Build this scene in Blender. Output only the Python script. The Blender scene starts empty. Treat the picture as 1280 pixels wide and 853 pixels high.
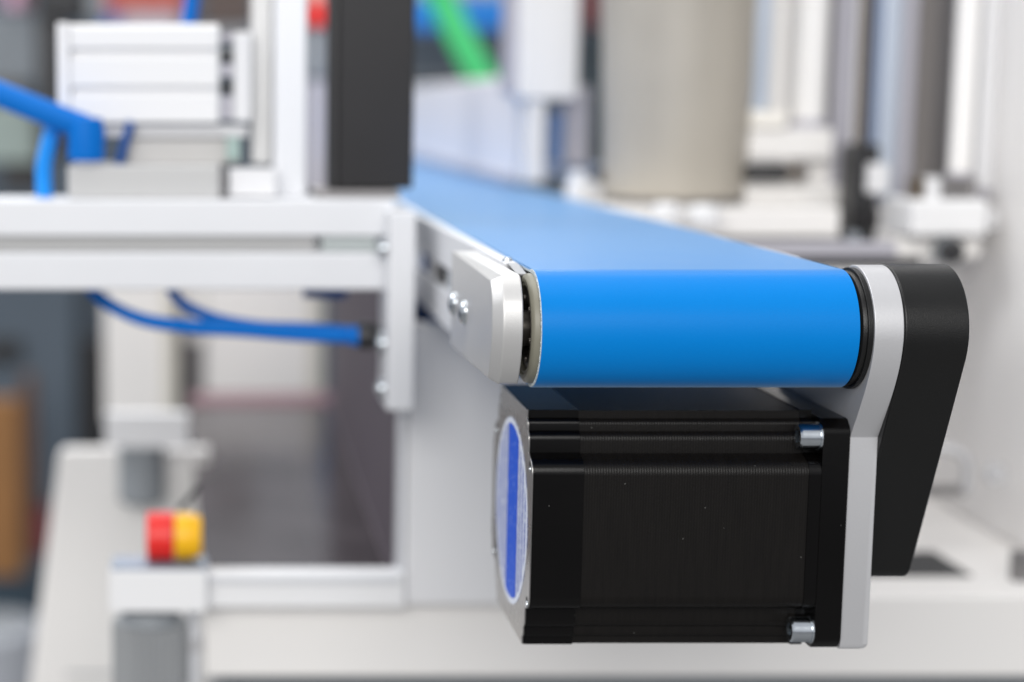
import bpy, math, random
from mathutils import Vector, Matrix
random.seed(4)
SC = bpy.context.scene
COL = SC.collection
PI = math.pi

# ------------------------------------------------------------------ camera, light, exposure
# all lengths below are millimetres; they are turned into metres when an object is linked
F_PX, TH = 2200.0, math.atan(293 / 2200)
CX, CY, CZ = -179.5, -670.7, 84.3
cam_d = bpy.data.cameras.new('camera')
cam = bpy.data.objects.new('camera', cam_d); COL.objects.link(cam)
cam.location = (CX / 1000, CY / 1000, CZ / 1000)
cam.rotation_euler = (PI / 2 - TH, 0, 0)
cam_d.sensor_width = 36
cam_d.lens = F_PX / 1280 * 36
cam_d.shift_x = (640 - 272) / 1280
cam_d.clip_start, cam_d.clip_end = 0.01, 100
cam_d.dof.use_dof = True
cam_d.dof.focus_distance = 0.658
cam_d.dof.aperture_fstop = 3.9
SC.camera = cam

W = bpy.data.worlds.new('World'); SC.world = W; W.use_nodes = True
bg = W.node_tree.nodes['Background']
bg.inputs['Color'].default_value = (0.93, 0.95, 1.0, 1)
bg.inputs['Strength'].default_value = 0.60

def area(name, loc, target, sx, sy, power, col=(1, 1, 1)):
    d = bpy.data.lights.new(name, 'AREA'); d.shape = 'RECTANGLE'
    d.size, d.size_y, d.energy, d.color = sx, sy, power, col
    o = bpy.data.objects.new(name, d); COL.objects.link(o)
    o.location = loc
    o.rotation_euler = (Vector(target) - Vector(loc)).to_track_quat('-Z', 'Y').to_euler()
    return o
area('hall_light', (-0.2, 0.5, 2.3), (0, 0.5, 0), 2.6, 1.2, 26, (1, 0.985, 0.96))
area('hall_light', (-0.7, -2.9, 1.35), (0.1, 0.2, 0), 2.8, 1.5, 88, (1, 0.985, 0.955))
area('hall_light', (-1.9, 0.9, 1.7), (0.1, 0.8, 0), 1.6, 0.9, 34, (0.96, 0.98, 1))
area('belt_sheen_light', (0.6, 4.9, 2.1), (0.3, 0.0, 0.2), 3.6, 1.2, 45, (0.95, 0.98, 1))  # added lamp above the view, gives the belt top its pale sheen
area('hall_light', (0.2, 3.0, 3.0), (0, 4.5, 0.3), 3.0, 1.2, 60, (1, 0.99, 0.97))

SC.view_settings.view_transform = 'Standard'
SC.view_settings.look = 'None'
SC.view_settings.exposure = 0.0
SC.view_settings.gamma = 1
SC.render.engine = 'CYCLES'
SC.cycles.use_denoising = True
SC.cycles.max_bounces = 8

# ------------------------------------------------------------------ measuring helpers
_c, _s = math.cos(TH), math.sin(TH)
def at(px, py, Y):
    """point of the plane y = Y (mm) seen at a pixel of the 1280 x 853 photograph -> (x, z)"""
    a = (px - 272) / F_PX; b = (426.5 - py) / F_PX
    t = (Y - CY) / (_c + b * _s)
    return CX + a * t, CZ + (-_s + b * _c) * t

# ------------------------------------------------------------------ materials
MATS = {}
def mat(name, col, rough=0.5, metal=0.0, var=0.05, scale=8.0, bump=0.0, bscale=400.0, spec=0.5, stretch=None, trans=0.0, coat=0.0):
    if name in MATS: return MATS[name]
    m = bpy.data.materials.new(name); m.use_nodes = True
    nt = m.node_tree; N = nt.nodes; L = nt.links
    p = N['Principled BSDF']
    p.inputs['Metallic'].default_value = metal
    p.inputs['Specular IOR Level'].default_value = spec
    p.inputs['Coat Weight'].default_value = coat
    p.inputs['Transmission Weight'].default_value = trans
    tc = N.new('ShaderNodeTexCoord'); mp = N.new('ShaderNodeMapping')
    L.new(tc.outputs['Object'], mp.inputs[0])
    if stretch: mp.inputs['Scale'].default_value = stretch
    n1 = N.new('ShaderNodeTexNoise'); n1.inputs['Scale'].default_value = scale; n1.inputs['Detail'].default_value = 5
    L.new(mp.outputs[0], n1.inputs['Vector'])
    mx = N.new('ShaderNodeMix'); mx.data_type = 'RGBA'
    lo = [max(0, c * (1 - var)) for c in col]; hi = [min(1, c * (1 + var)) for c in col]
    mx.inputs[6].default_value = (*lo, 1); mx.inputs[7].default_value = (*hi, 1)
    L.new(n1.outputs['Fac'], mx.inputs[0]); L.new(mx.outputs[2], p.inputs['Base Color'])
    mr = N.new('ShaderNodeMapRange')
    mr.inputs['To Min'].default_value = max(0.02, rough * 0.85); mr.inputs['To Max'].default_value = min(1, rough * 1.15)
    L.new(n1.outputs['Fac'], mr.inputs['Value']); L.new(mr.outputs[0], p.inputs['Roughness'])
    if bump:
        n2 = N.new('ShaderNodeTexNoise'); n2.inputs['Scale'].default_value = bscale; n2.inputs['Detail'].default_value = 3
        L.new(mp.outputs[0], n2.inputs['Vector'])
        b = N.new('ShaderNodeBump'); b.inputs['Strength'].default_value = bump; b.inputs['Distance'].default_value = 0.0003
        L.new(n2.outputs['Fac'], b.inputs['Height']); L.new(b.outputs[0], p.inputs['Normal'])
    MATS[name] = m
    return m

M_BELT = mat('blue belt cover', (0.0003, 0.195, 0.60), 0.45, 0, 0.03, 30, 0.35, 1500, 0.06)
_p = M_BELT.node_tree.nodes['Principled BSDF']
_p.inputs['Coat Weight'].default_value = 0.3; _p.inputs['Coat Roughness'].default_value = 0.3; _p.inputs['Coat IOR'].default_value = 1.28
_p.inputs['Sheen Weight'].default_value = 0.8; _p.inputs['Sheen Roughness'].default_value = 0.25; _p.inputs['Sheen Tint'].default_value = (0.64, 0.87, 1, 1)
M_BACK = mat('belt fabric', (0.55, 0.60, 0.62), 0.9, 0, 0.25, 900, 0.5, 1500)
M_RING = mat('olive grey plastic', (0.22, 0.21, 0.165), 0.42, 0, 0.05, 40, 0.1, 900)
M_BEAR = mat('bearing steel', (0.10, 0.09, 0.08), 0.35, 0.8, 0.2, 60)
M_ALU = mat('bead blasted aluminium', (0.60, 0.595, 0.59), 0.42, 0.6, 0.03, 30, 0.16, 2500)
M_ALU2 = mat('anodised aluminium', (0.56, 0.56, 0.575), 0.42, 0.4, 0.03, 20, 0.15, 1200)
M_ALUPROF = mat('extruded aluminium', (0.73, 0.74, 0.77), 0.42, 0.3, 0.03, 12, 0.1, 500)
M_STEEL = mat('zinc plated steel', (0.62, 0.66, 0.70), 0.2, 1.0, 0.08, 200, 0.05, 900)
M_BLACK = mat('satin black paint', (0.0018, 0.0015, 0.0015), 0.24, 0, 0.3, 30, 0.06, 900, 0.24)
M_COVER = mat('black anodised cover', (0.007, 0.007, 0.007), 0.32, 0, 0.12, 60, 0.3, 2600, 0.36)
M_HOLE = mat('dark hole', (0.006, 0.006, 0.007), 0.5)
M_CAPF = mat('machined aluminium face', (0.42, 0.41, 0.40), 0.28, 1.0, 0.04, 30, 0.1, 900)
M_WHITE = mat('white powder coat', (0.82, 0.82, 0.83), 0.45, 0, 0.02, 6)
M_WHITEW = mat('warm white panel', (0.84, 0.82, 0.80), 0.5, 0, 0.02, 4)
M_GREYW = mat('light grey coat', (0.76, 0.76, 0.775), 0.42, 0, 0.03, 5)
M_BLUE = mat('blue polyurethane', (0.0, 0.15, 0.56), 0.5, 0, 0.04, 20, 0, 1, 0.15)
M_BLUED = mat('dark blue plastic', (0.005, 0.075, 0.30), 0.4)
M_DARK = mat('dark plastic', (0.018, 0.018, 0.02), 0.4)
M_POST = mat('black anodised post', (0.014, 0.013, 0.0145), 0.4, 0, 0.2, 14, 0.1, 400, 0.35)
M_GREY = mat('mid grey plastic', (0.27, 0.29, 0.31), 0.5, 0, 0.05)
M_KNURL = mat('grey knurled knob', (0.30, 0.31, 0.32), 0.5, 0, 0.05)
M_TINT = mat('smoked acrylic', (0.055, 0.047, 0.052), 0.14, 0, 0.6, 14, 0, 1, 0.15)
M_TINTM = mat('matt smoked sheet', (0.095, 0.08, 0.095), 0.6, 0, 0.2, 3, 0, 1, 0.2)
M_BEIGE = mat('beige lacquer column', (0.42, 0.385, 0.33), 0.42, 0.05, 0.14, 14)
M_GREEN = mat('green hose', (0.06, 0.62, 0.20), 0.4)
M_RED = mat('red plastic', (0.80, 0.02, 0.015), 0.4)
M_YEL = mat('yellow plastic', (0.95, 0.50, 0.005), 0.4)
M_MAROON = mat('maroon paint', (0.14, 0.05, 0.055), 0.5)
M_WALL = mat('hall wall', (0.085, 0.11, 0.14), 0.7, 0, 0.15, 1.0)
M_FLOOR = mat('hall floor', (0.20, 0.20, 0.20), 0.5, 0, 0.1, 2)
M_ORANGE = mat('orange brown board', (0.28, 0.13, 0.04), 0.6, 0, 0.25, 5)
M_SAGE = mat('sage cabinet', (0.28, 0.34, 0.32), 0.6)
M_BROWN = mat('brown threaded steel', (0.11, 0.085, 0.06), 0.45, 0.3)
M_LILAC = mat('lilac grey profile', (0.46, 0.45, 0.50), 0.45, 0.1)
M_SLATE = mat('blue grey profile', (0.24, 0.30, 0.43), 0.4, 0.1)
M_PALE = mat('pale blue profile', (0.62, 0.69, 0.80), 0.3, 0.6)
M_TAUPE = mat('taupe grey profile', (0.24, 0.23, 0.23), 0.35, 0.6)

def lamination_material():
    m = bpy.data.materials.new('lamination stack'); m.use_nodes = True
    nt = m.node_tree; N = nt.nodes; L = nt.links; p = N['Principled BSDF']
    tc = N.new('ShaderNodeTexCoord')
    w = N.new('ShaderNodeTexWave'); w.wave_type = 'BANDS'; w.bands_direction = 'X'
    w.inputs['Scale'].default_value = 300; w.inputs['Distortion'].default_value = 1.2; w.inputs['Detail'].default_value = 2; w.inputs['Detail Scale'].default_value = 3
    L.new(tc.outputs['Object'], w.inputs['Vector'])
    mp = N.new('ShaderNodeMapping'); mp.inputs['Scale'].default_value = (700, 60, 60); L.new(tc.outputs['Object'], mp.inputs[0])
    n = N.new('ShaderNodeTexNoise'); n.inputs['Scale'].default_value = 1; n.inputs['Detail'].default_value = 4; L.new(mp.outputs[0], n.inputs['Vector'])
    n3 = N.new('ShaderNodeTexNoise'); n3.inputs['Scale'].default_value = 1400; L.new(tc.outputs['Object'], n3.inputs['Vector'])
    mx = N.new('ShaderNodeMix'); mx.data_type = 'RGBA'
    mx.inputs[6].default_value = (0.004, 0.0034, 0.0032, 1); mx.inputs[7].default_value = (0.009, 0.0078, 0.007, 1)
    L.new(n.outputs['Fac'], mx.inputs[0]); L.new(mx.outputs[2], p.inputs['Base Color'])
    p.inputs['Roughness'].default_value = 0.36; p.inputs['Specular IOR Level'].default_value = 0.19
    a = N.new('ShaderNodeMath'); a.operation = 'ADD'; L.new(w.outputs['Fac'], a.inputs[0]); L.new(n3.outputs['Fac'], a.inputs[1])
    b = N.new('ShaderNodeBump'); b.inputs['Strength'].default_value = 0.3; b.inputs['Distance'].default_value = 0.0002
    L.new(a.outputs[0], b.inputs['Height']); L.new(b.outputs[0], p.inputs['Normal'])
    return m
M_LAM = lamination_material()
def add_dust(m, scale=260, size=0.055, amount=0.62):
    """sparse pale specks of dust lying on a dark coat"""
    nt = m.node_tree; N = nt.nodes; L = nt.links; p = N['Principled BSDF']
    src = p.inputs['Base Color'].links[0].from_socket
    tc = N.new('ShaderNodeTexCoord'); v = N.new('ShaderNodeTexVoronoi'); v.inputs['Scale'].default_value = scale
    L.new(tc.outputs['Object'], v.inputs['Vector'])
    lt = N.new('ShaderNodeMath'); lt.operation = 'LESS_THAN'; lt.inputs[1].default_value = size; L.new(v.outputs['Distance'], lt.inputs[0])
    sp_ = N.new('ShaderNodeSeparateColor'); L.new(v.outputs['Color'], sp_.inputs[0])
    gt_ = N.new('ShaderNodeMath'); gt_.operation = 'GREATER_THAN'; gt_.inputs[1].default_value = amount; L.new(sp_.outputs[0], gt_.inputs[0])
    mu = N.new('ShaderNodeMath'); mu.operation = 'MULTIPLY'; L.new(lt.outputs[0], mu.inputs[0]); L.new(gt_.outputs[0], mu.inputs[1])
    mx = N.new('ShaderNodeMix'); mx.data_type = 'RGBA'; mx.inputs[7].default_value = (0.16, 0.16, 0.15, 1)
    L.new(mu.outputs[0], mx.inputs[0]); L.new(src, mx.inputs[6]); L.new(mx.outputs[2], p.inputs['Base Color'])
add_dust(M_LAM, 260, 0.05, 0.86); add_dust(M_BLACK, 300, 0.05, 0.8)

def sticker_print(name, paper, ink, sy, sz, cut):
    """broken rows of tiny unreadable print"""
    m = bpy.data.materials.new(name); m.use_nodes = True
    nt = m.node_tree; N = nt.nodes; L = nt.links; p = N['Principled BSDF']
    tc = N.new('ShaderNodeTexCoord')
    w = N.new('ShaderNodeTexWave'); w.bands_direction = 'Y'; w.inputs['Scale'].default_value = sy; L.new(tc.outputs['Object'], w.inputs['Vector'])
    mp = N.new('ShaderNodeMapping'); mp.inputs['Scale'].default_value = (1, 260, sz); L.new(tc.outputs['Object'], mp.inputs[0])
    n = N.new('ShaderNodeTexNoise'); n.inputs['Scale'].default_value = 1; L.new(mp.outputs[0], n.inputs['Vector'])
    mu = N.new('ShaderNodeMath'); mu.operation = 'MULTIPLY'; L.new(w.outputs['Fac'], mu.inputs[0]); L.new(n.outputs['Fac'], mu.inputs[1])
    r = N.new('ShaderNodeValToRGB'); r.color_ramp.elements[0].position = cut; r.color_ramp.elements[1].position = cut + 0.1
    r.color_ramp.elements[0].color = (*paper, 1); r.color_ramp.elements[1].color = (*ink, 1)
    L.new(mu.outputs[0], r.inputs[0]); L.new(r.outputs[0], p.inputs['Base Color'])
    p.inputs['Roughness'].default_value = 0.5; p.inputs['Specular IOR Level'].default_value = 0.2
    return m
M_PAPER = sticker_print('sticker paper', (0.60, 0.64, 0.74), (0.08, 0.12, 0.42), 52, 420, 0.24)
M_BAND = sticker_print('sticker blue band', (0.005, 0.085, 0.60), (0.30, 0.42, 0.85), 62, 420, 0.52)
M_RIM = mat('sticker white rim', (0.70, 0.74, 0.84), 0.5)

# ------------------------------------------------------------------ mesh helpers (mm)
class MB:
    def __init__(s): s.v = []; s.f = []
    def add(s, vs, fs):
        o = len(s.v); s.v += [Vector(p) for p in vs]; s.f += [tuple(i + o for i in f) for f in fs]; return s
    def box(s, x0, x1, y0, y1, z0, z1):
        if x0 > x1: x0, x1 = x1, x0
        if y0 > y1: y0, y1 = y1, y0
        if z0 > z1: z0, z1 = z1, z0
        return s.add([(x0, y0, z0), (x1, y0, z0), (x1, y1, z0), (x0, y1, z0), (x0, y0, z1), (x1, y0, z1), (x1, y1, z1), (x0, y1, z1)],
                     [(0, 3, 2, 1), (4, 5, 6, 7), (0, 1, 5, 4), (1, 2, 6, 5), (2, 3, 7, 6), (3, 0, 4, 7)])
    def prism(s, pts, a0, a1, axis='x', holes=None):
        """closed outline extruded; axis x: pts are (y,z); y: (x,z); z: (x,y)"""
        def P(p, a):
            return {'x': (a, p[0], p[1]), 'y': (p[0], a, p[1]), 'z': (p[0], p[1], a)}[axis]
        n = len(pts)
        vs = [P(p, a0) for p in pts] + [P(p, a1) for p in pts]
        fs = [tuple(range(n))[::-1], tuple(range(n, 2 * n))] + [(i, (i + 1) % n, n + (i + 1) % n, n + i) for i in range(n)]
        return s.add(vs, fs)
    def lathe(s, prof, c, axis='x', seg=48, hexin=None):
        """prof: (radius, along) pairs; closed at ends when radius is 0"""
        rings = []; vs = []
        for k, (r, a) in enumerate(prof):
            ring = []
            for i in range(seg):
                t = 2 * PI * i / seg; rr = r
                if hexin and k in hexin:
                    q = (t % (PI / 3)) - PI / 6; rr = r * math.cos(PI / 6) / math.cos(q)
                u, w = rr * math.cos(t), rr * math.sin(t)
                vs.append({'x': (c[0] + a, c[1] + u, c[2] + w), 'y': (c[0] + u, c[1] + a, c[2] + w), 'z': (c[0] + u, c[1] + w, c[2] + a)}[axis])
                ring.append(len(vs) - 1)
            rings.append(ring)
        fs = []
        for A, B in zip(rings, rings[1:]):
            for i in range(seg): fs.append((A[i], A[(i + 1) % seg], B[(i + 1) % seg], B[i]))
        fs += [tuple(rings[0][::-1]), tuple(rings[-1])]
        return s.add(vs, fs)
    def ring(s, prof, c, axis='x', seg=64):
        """closed section revolved (torus-like)"""
        n = len(prof); vs = []; fs = []
        for i in range(seg):
            t = 2 * PI * i / seg
            for r, a in prof:
                u, w = r * math.cos(t), r * math.sin(t)
                vs.append({'x': (c[0] + a, c[1] + u, c[2] + w), 'y': (c[0] + u, c[1] + a, c[2] + w), 'z': (c[0] + u, c[1] + w, c[2] + a)}[axis])
        for i in range(seg):
            j = (i + 1) % seg
            for k in range(n):
                l = (k + 1) % n; fs.append((i * n + k, i * n + l, j * n + l, j * n + k))
        return s.add(vs, fs)
    def tube(s, pts, r, seg=14, sub=8):
        P = [Vector(p) for p in pts]; Q = []
        for i in range(len(P) - 1):
            a = P[max(i - 1, 0)]; b = P[i]; c = P[i + 1]; d = P[min(i + 2, len(P) - 1)]
            for k in range(sub):
                t = k / sub
                Q.append(0.5 * ((2 * b) + (c - a) * t + (2 * a - 5 * b + 4 * c - d) * t * t + (3 * b - a - 3 * c + d) * t ** 3))
        Q.append(P[-1]); vs = []; up = None
        for i, q in enumerate(Q):
            d = (Q[min(i + 1, len(Q) - 1)] - Q[max(i - 1, 0)]).normalized()
            if up is None: up = d.orthogonal().normalized()
            up = (up - d * up.dot(d)).normalized(); w = d.cross(up)
            rr = r[0] + (r[1] - r[0]) * i / (len(Q) - 1) if isinstance(r, tuple) else r
            for k in range(seg):
                t = 2 * PI * k / seg; vs.append(q + up * rr * math.cos(t) + w * rr * math.sin(t))
        fs = [(i * seg + k, i * seg + (k + 1) % seg, (i + 1) * seg + (k + 1) % seg, (i + 1) * seg + k) for i in range(len(Q) - 1) for k in range(seg)]
        fs += [tuple(range(seg))[::-1], tuple(range((len(Q) - 1) * seg, len(Q) * seg))]
        return s.add(vs, fs)
    def px(s, x0, y0, x1, y1, Y, d):
        """box whose front face at depth Y covers a measured region"""
        xm, _ = at(x0, (y0 + y1) / 2, Y); xn, _ = at(x1, (y0 + y1) / 2, Y)
        _, z1 = at((x0 + x1) / 2, y0, Y); _, z0 = at((x0 + x1) / 2, y1, Y)
        return s.box(xm, xn, Y, Y + d, z0, z1)

WORLD = {}
def tag(o, label=None, cat=None, group=None, kind=None):
    if label: o['label'] = label
    if cat: o['category'] = cat
    if group: o['group'] = group
    if kind: o['kind'] = kind
    return o
def thing(name, loc, label, cat, group=None):
    o = bpy.data.objects.new(name, None); COL.objects.link(o); o.empty_display_size = 0.02
    o.location = Vector(loc) / 1000; WORLD[o.name] = Vector(loc)
    return tag(o, label, cat, group)
def part(name, mb, m, parent=None, bevel=0.0, smooth=True, seg=2, ang=30):
    me = bpy.data.meshes.new(name)
    lo = Vector([min(v[i] for v in mb.v) for i in range(3)]); hi = Vector([max(v[i] for v in mb.v) for i in range(3)])
    c = (lo + hi) / 2
    me.from_pydata([tuple((v - c) / 1000) for v in mb.v], [], mb.f)
    import bmesh
    b = bmesh.new(); b.from_mesh(me); bmesh.ops.recalc_face_normals(b, faces=b.faces[:]); b.to_mesh(me); b.free()
    me.materials.append(m)
    o = bpy.data.objects.new(name, me); COL.objects.link(o)
    WORLD[o.name] = c.copy()
    o.location = (c - (WORLD[parent.name] if parent else Vector((0, 0, 0)))) / 1000
    o.parent = parent
    if smooth:
        for p in me.polygons: p.use_smooth = True
        me.set_sharp_from_angle(angle=math.radians(ang))
    if bevel:
        md = o.modifiers.new('bevel', 'BEVEL'); md.width = bevel / 1000; md.segments = seg
        md.limit_method = 'ANGLE'; md.angle_limit = math.radians(ang); md.harden_normals = True
    return o
def copy_tree(o, shift, parent=None):
    c = o.copy(); COL.objects.link(c)
    WORLD[c.name] = WORLD[o.name] + Vector(shift)
    c.parent = parent
    if parent is None or parent.name == (o.parent.name if o.parent else None): c.location = o.location + Vector(shift) / 1000
    for k in [q for q in list(COL.objects) if q.parent == o]: copy_tree(k, shift, c)
    return c
def arc(cy, cz, r, a0, a1, n):
    return [(cy + r * math.cos(math.radians(a0 + (a1 - a0) * i / n)), cz + r * math.sin(math.radians(a0 + (a1 - a0) * i / n))) for i in range(n + 1)]

# ------------------------------------------------------------------ setting
fl = MB().box(-8000, 8000, -9000, 7000, -1150, -1100); tag(part('floor', fl, M_FLOOR), kind='structure')
wl = MB().box(-6000, 6000, 5000, 5100, -1099, 760); tag(part('hall_wall', wl, M_WALL), kind='structure')

# ------------------------------------------------------------------ conveyor
R = 22.8
cv = thing('conveyor', (0, 0, -R), 'belt conveyor with a wide blue belt wrapped over its end roller, seen end on', 'conveyor')
YB = 2300
def belt_loop(ro, ri, x0, x1, jitter=0.0):
    n = 40
    def outline(r):
        p = [(YB * (1 - i / 24), r) for i in range(24)]
        p += arc(0, 0, r, 90, 270, n)
        p += [(YB * i / 24, -r) for i in range(1, 24)]
        p += arc(YB, 0, r, -90, 90, 20)[:-1]
        return p
    A, B = outline(ro), outline(ri); m = len(A); vs = []; fs = []
    for x in (x0, x1):
        for P in (A, B):
            for (y, z) in P: vs.append((x + (random.uniform(-jitter, jitter) if x == x0 else 0), y, z))
    for i in range(m):
        j = (i + 1) % m
        fs += [(i, j, 2 * m + j, 2 * m + i), (m + i, 3 * m + i, 3 * m + j, m + j), (i, m + i, m + j, j), (2 * m + i, 2 * m + j, 3 * m + j, 3 * m + i)]
    return MB().add(vs, fs)
def fine_edge(x, r0, r1, amp, side):
    """frayed fabric rim round the front roller"""
    vs = []; fs = []; n = 260
    for i in range(n + 1):
        a = math.radians(82 + 196 * i / n); j = random.uniform(0, amp)
        for (rr, xx) in ((r0, x - side * 0.6), (r1, x - side * 0.6), (r1 + random.uniform(-.12, .12), x + side * j), (r0, x + side * j * .7)):
            vs.append((xx, rr * math.cos(a), rr * math.sin(a)))
    for i in range(n):
        for k in range(4):
            l = (k + 1) % 4; fs.append((4 * i + k, 4 * i + l, 4 * i + 4 + l, 4 * i + 4 + k))
    return MB().add(vs, fs)
belt = part('belt', belt_loop(R, R - 0.9, -59, 59), M_BELT, cv, 0)
part('fabric_backing', belt_loop(R - 0.95, R - 1.7, -59.25, 59.1), M_BACK, belt)
part('frayed_edge', fine_edge(-59.1, R - 1.2, R - 0.25, 0.5, -1), M_BACK, belt, smooth=False)
ro = R - 1.75
rl = part('end_roller', MB().lathe([(0.01, -58), (ro, -58), (ro, 59.3), (0.01, 59.3)], (0, 0, 0), seg=72), M_RING, cv, 0.3)
part('roller_rim', MB().ring([(ro, -58.1), (ro, -61.0), (ro - .4, -61.7), (ro - 1.6, -62.4), (ro - 3.2, -62.4), (ro - 3.6, -61.9), (ro - 4.6, -61.9), (ro - 5.0, -61), (ro - 5.0, -58.1)], (0, 0, 0), seg=80), M_RING, rl, 0.15)
part('bearing', MB().ring([(ro - 5.2, -60.4), (ro - 5.2, -58.2), (9, -58.2), (9, -60.4), (10.5, -61.2), (13, -61.2)], (0, 0, 0)), M_BEAR, rl, 0.2)
part('shaft', MB().lathe([(0.01, -68), (7, -68), (7, -58.2), (0.01, -58.2)], (0, 0, 0), seg=32), M_BEAR, rl, 0.4)
for k in range(6):
    a = k * PI / 3 + 0.3
    part('bearing_rivet', MB().lathe([(0.01, -61.9), (1.1, -61.9), (1.3, -61.1), (0.01, -61.1)], (0, 11.8 * math.cos(a), 11.8 * math.sin(a)), seg=12), M_BEAR, rl)

# left bearing plate
def endplate():
    p = [(95, 21.6), (95, -19.0)]
    p += [(-13.5, -19.0)] 
    p += arc(13.0, 1.0, 36.5, 213, 150, 14)[1:-1]
    p += [(-15.5, 21.6)]
    return p
def rounded(pts, idx, r, n=5):
    out = []
    m = len(pts)
    for i, p in enumerate(pts):
        if i not in idx: out.append(p); continue
        P = Vector(p); A = Vector(pts[i - 1]); B = Vector(pts[(i + 1) % m])
        rr = idx[i] if isinstance(idx, dict) else r
        a = P + (A - P).normalized() * min(rr, (A - P).length * .49); b = P + (B - P).normalized() * min(rr, (B - P).length * .49)
        for k in range(n + 1):
            t = k / n; q = a.lerp(P, t).lerp(P.lerp(b, t), t); out.append((q.x, q.y))
    return out
ep = [(95, 22.0), (95, -19.6)] + arc(10, 3.5, 34, 360 - math.degrees(math.acos(-24.9 / 34)), math.degrees(math.acos(-28.1 / 34)), 22)
ep = rounded(ep, {2: 2.0, len(ep) - 1: 2.0}, 0, 4)
ep = [(y, min(z, 22.0 - max(0, -(y + 13.0)) ** 2 * 0.10)) for y, z in ep[:-3]] + [(-17.2, 20.2), (-16.2, 21.2), (-14.6, 21.8), (-12.5, 22.0)]
def inset(p, d):
    y, z = p
    if y > 60: return p
    k = min(1, max(0, (20 - y) / 30)); c = Vector((18, 1.5)); v = Vector((y, z)) - c
    q_ = c + v * (1 - d * k / v.length)
    return (q_.x, q_.y if abs(z) < 17 or k > .9 else z)
pm = MB(); n_ = len(ep)
pm.add([(-77.3, *inset(p, 3.8)) for p in ep] + [(-73.6, *p) for p in ep] + [(-66.3, *p) for p in ep],
       [tuple(range(n_))[::-1], tuple(range(2 * n_, 3 * n_))] + [(i + a * n_, (i + 1) % n_ + a * n_, (i + 1) % n_ + (a + 1) * n_, i + (a + 1) * n_) for a in (0, 1) for i in range(n_)])
pl = part('bearing_plate', pm, M_ALU, cv, 0.6, seg=3, ang=26)
def dome_screw(x, y, z, parent, r=5.3, name='screw', m=None, side=-1):
    mb = MB()
    prof = [(2.4, side * 1.0), (2.4, side * 2.5), (3.3, side * 2.3), (4.4, side * 1.7), (r - 0.2, side * 0.8), (r, 0), (0.01, 0)]
    mb.lathe([(0.01, side * 1.0)] + prof, (x, y, z), seg=36, hexin=(1, 2))
    return part(name, mb, m or M_STEEL, parent, ang=50)
dome_screw(-77.3, 52, 0.2, pl)
dome_screw(-77.3, 84, 0.2, pl)

# left side rail: slotted profile running back beside the belt
def rail(x0, side):
    p = [(x0, 23), (x0 + side * 5.6, 23), (x0 + side * 5.6, -24), (x0, -25),
         (x0, -6.5), (x0 + side * 4.6, -6.5), (x0 + side * 4.6, 4.5), (x0, 4.5)]
    return MB().prism(p, 26, YB, 'y')
rl_l = part('side_rail', rail(-66.0, 1), M_ALUPROF, cv, 0.6)
rr_ = MB().box(60.2, 63.2, 60, YB, -24, 22.2)
part('side_rail', rr_, M_ALUPROF, cv, 0.8)
part('underbelt_shade', MB().box(-58, 58, 330, 900, -62, -28), M_BLUED, cv, 1)  # dark blue box added for the shade below the belt and rail
part('belt_bed', MB().box(-57, 57, 27, YB - 30, -12, R - 1.9), M_GREYW, cv, 0.5)
for i, (y, mm, l) in enumerate(((298, M_BLUED, 20), (262, M_ALU2, 24), (232, M_DARK, 18), (196, M_STEEL, 12))):
    part('slot_nut', MB().prism([(-64.9, -5.8), (-63.6, -6.2), (-61.6, -6.2), (-61.6, 4), (-63.6, 4), (-64.9, 3.0)], y, y + l, 'y'), mm, rl_l, 0.5)
# little cover strip and screw at the front end of the rail
part('rail_end_cover', MB().prism([(4, 20.5), (26, 22.9), (26, 21.8), (4, 19.7)], -64.5, -60.4), mat('grey strip', (0.22, 0.22, 0.23), 0.35, 0.6), cv, 0.2)
dome_screw_top = part('screw', MB().lathe([(0.01, 1.4), (1.2, 1.3), (2.0, .8), (2.2, 0), (0.01, 0)], (-63.4, 33, 23.0), 'z', 20), M_STEEL, cv)
part('gap_shade', MB().box(-66.0, -59.8, 20, 60, -16, 20.5), M_HOLE, cv, 0.5)  # black block that paints the dark gap beside the roller rim

# right mounting plate
rp = 24.3
mp = arc(0, 0, rp, 78, 186, 26)
a_end = mp[-1]
mp += [(-22.9, -8.0), (-15.2, -27.2), (-4.0, -41.0 - 1.3), (-4.0, -123.5), (-2.0, -125.5), (86, -125.5), (86, -30), (60, 2), (60, 22.5), (20, rp)]
mp = rounded(mp, {len(mp) - 9: 7, len(mp) - 8: 0.1}, 0) if False else mp
# smooth S-shaped front edge
def front_edge():
    out = arc(0, 0, rp, 80, 184, 30)
    P0, P1, P2, P3 = Vector(out[-1]), Vector((-23.2, -14)), Vector((-15.5, -25)), Vector((-4.0, -41.8))
    for k in range(1, 11):
        t = k / 10
        q = P0 * (1 - t) ** 3 + P1 * 3 * t * (1 - t) ** 2 + P2 * 3 * t * t * (1 - t) + P3 * t ** 3
        out.append((q.x, q.y))
    return out
mp = front_edge() + [(-4.0, -124.3), (-3.3, -126.0), (-1.8, -126.6), (86, -126.6), (86, -34), (40, -6), (26, 10), (14, 20)]
n_ = len(mp); pm = MB(); xs = ((64.0, 0), (72.2, 0), (73.5, 0.35), (74.4, 1.2), (74.8, 2.6))
pm.add([(x, y, max(z, -126.6 + dz)) for x, dz in xs for y, z in mp],
       [tuple(range(n_))[::-1], tuple(range(4 * n_, 5 * n_))] + [(i + a * n_, (i + 1) % n_ + a * n_, (i + 1) % n_ + (a + 1) * n_, i + (a + 1) * n_) for a in range(4) for i in range(n_)])
pr = part('mounting_plate', pm, M_ALU2, cv, 0.4, seg=2, ang=27)
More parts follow.
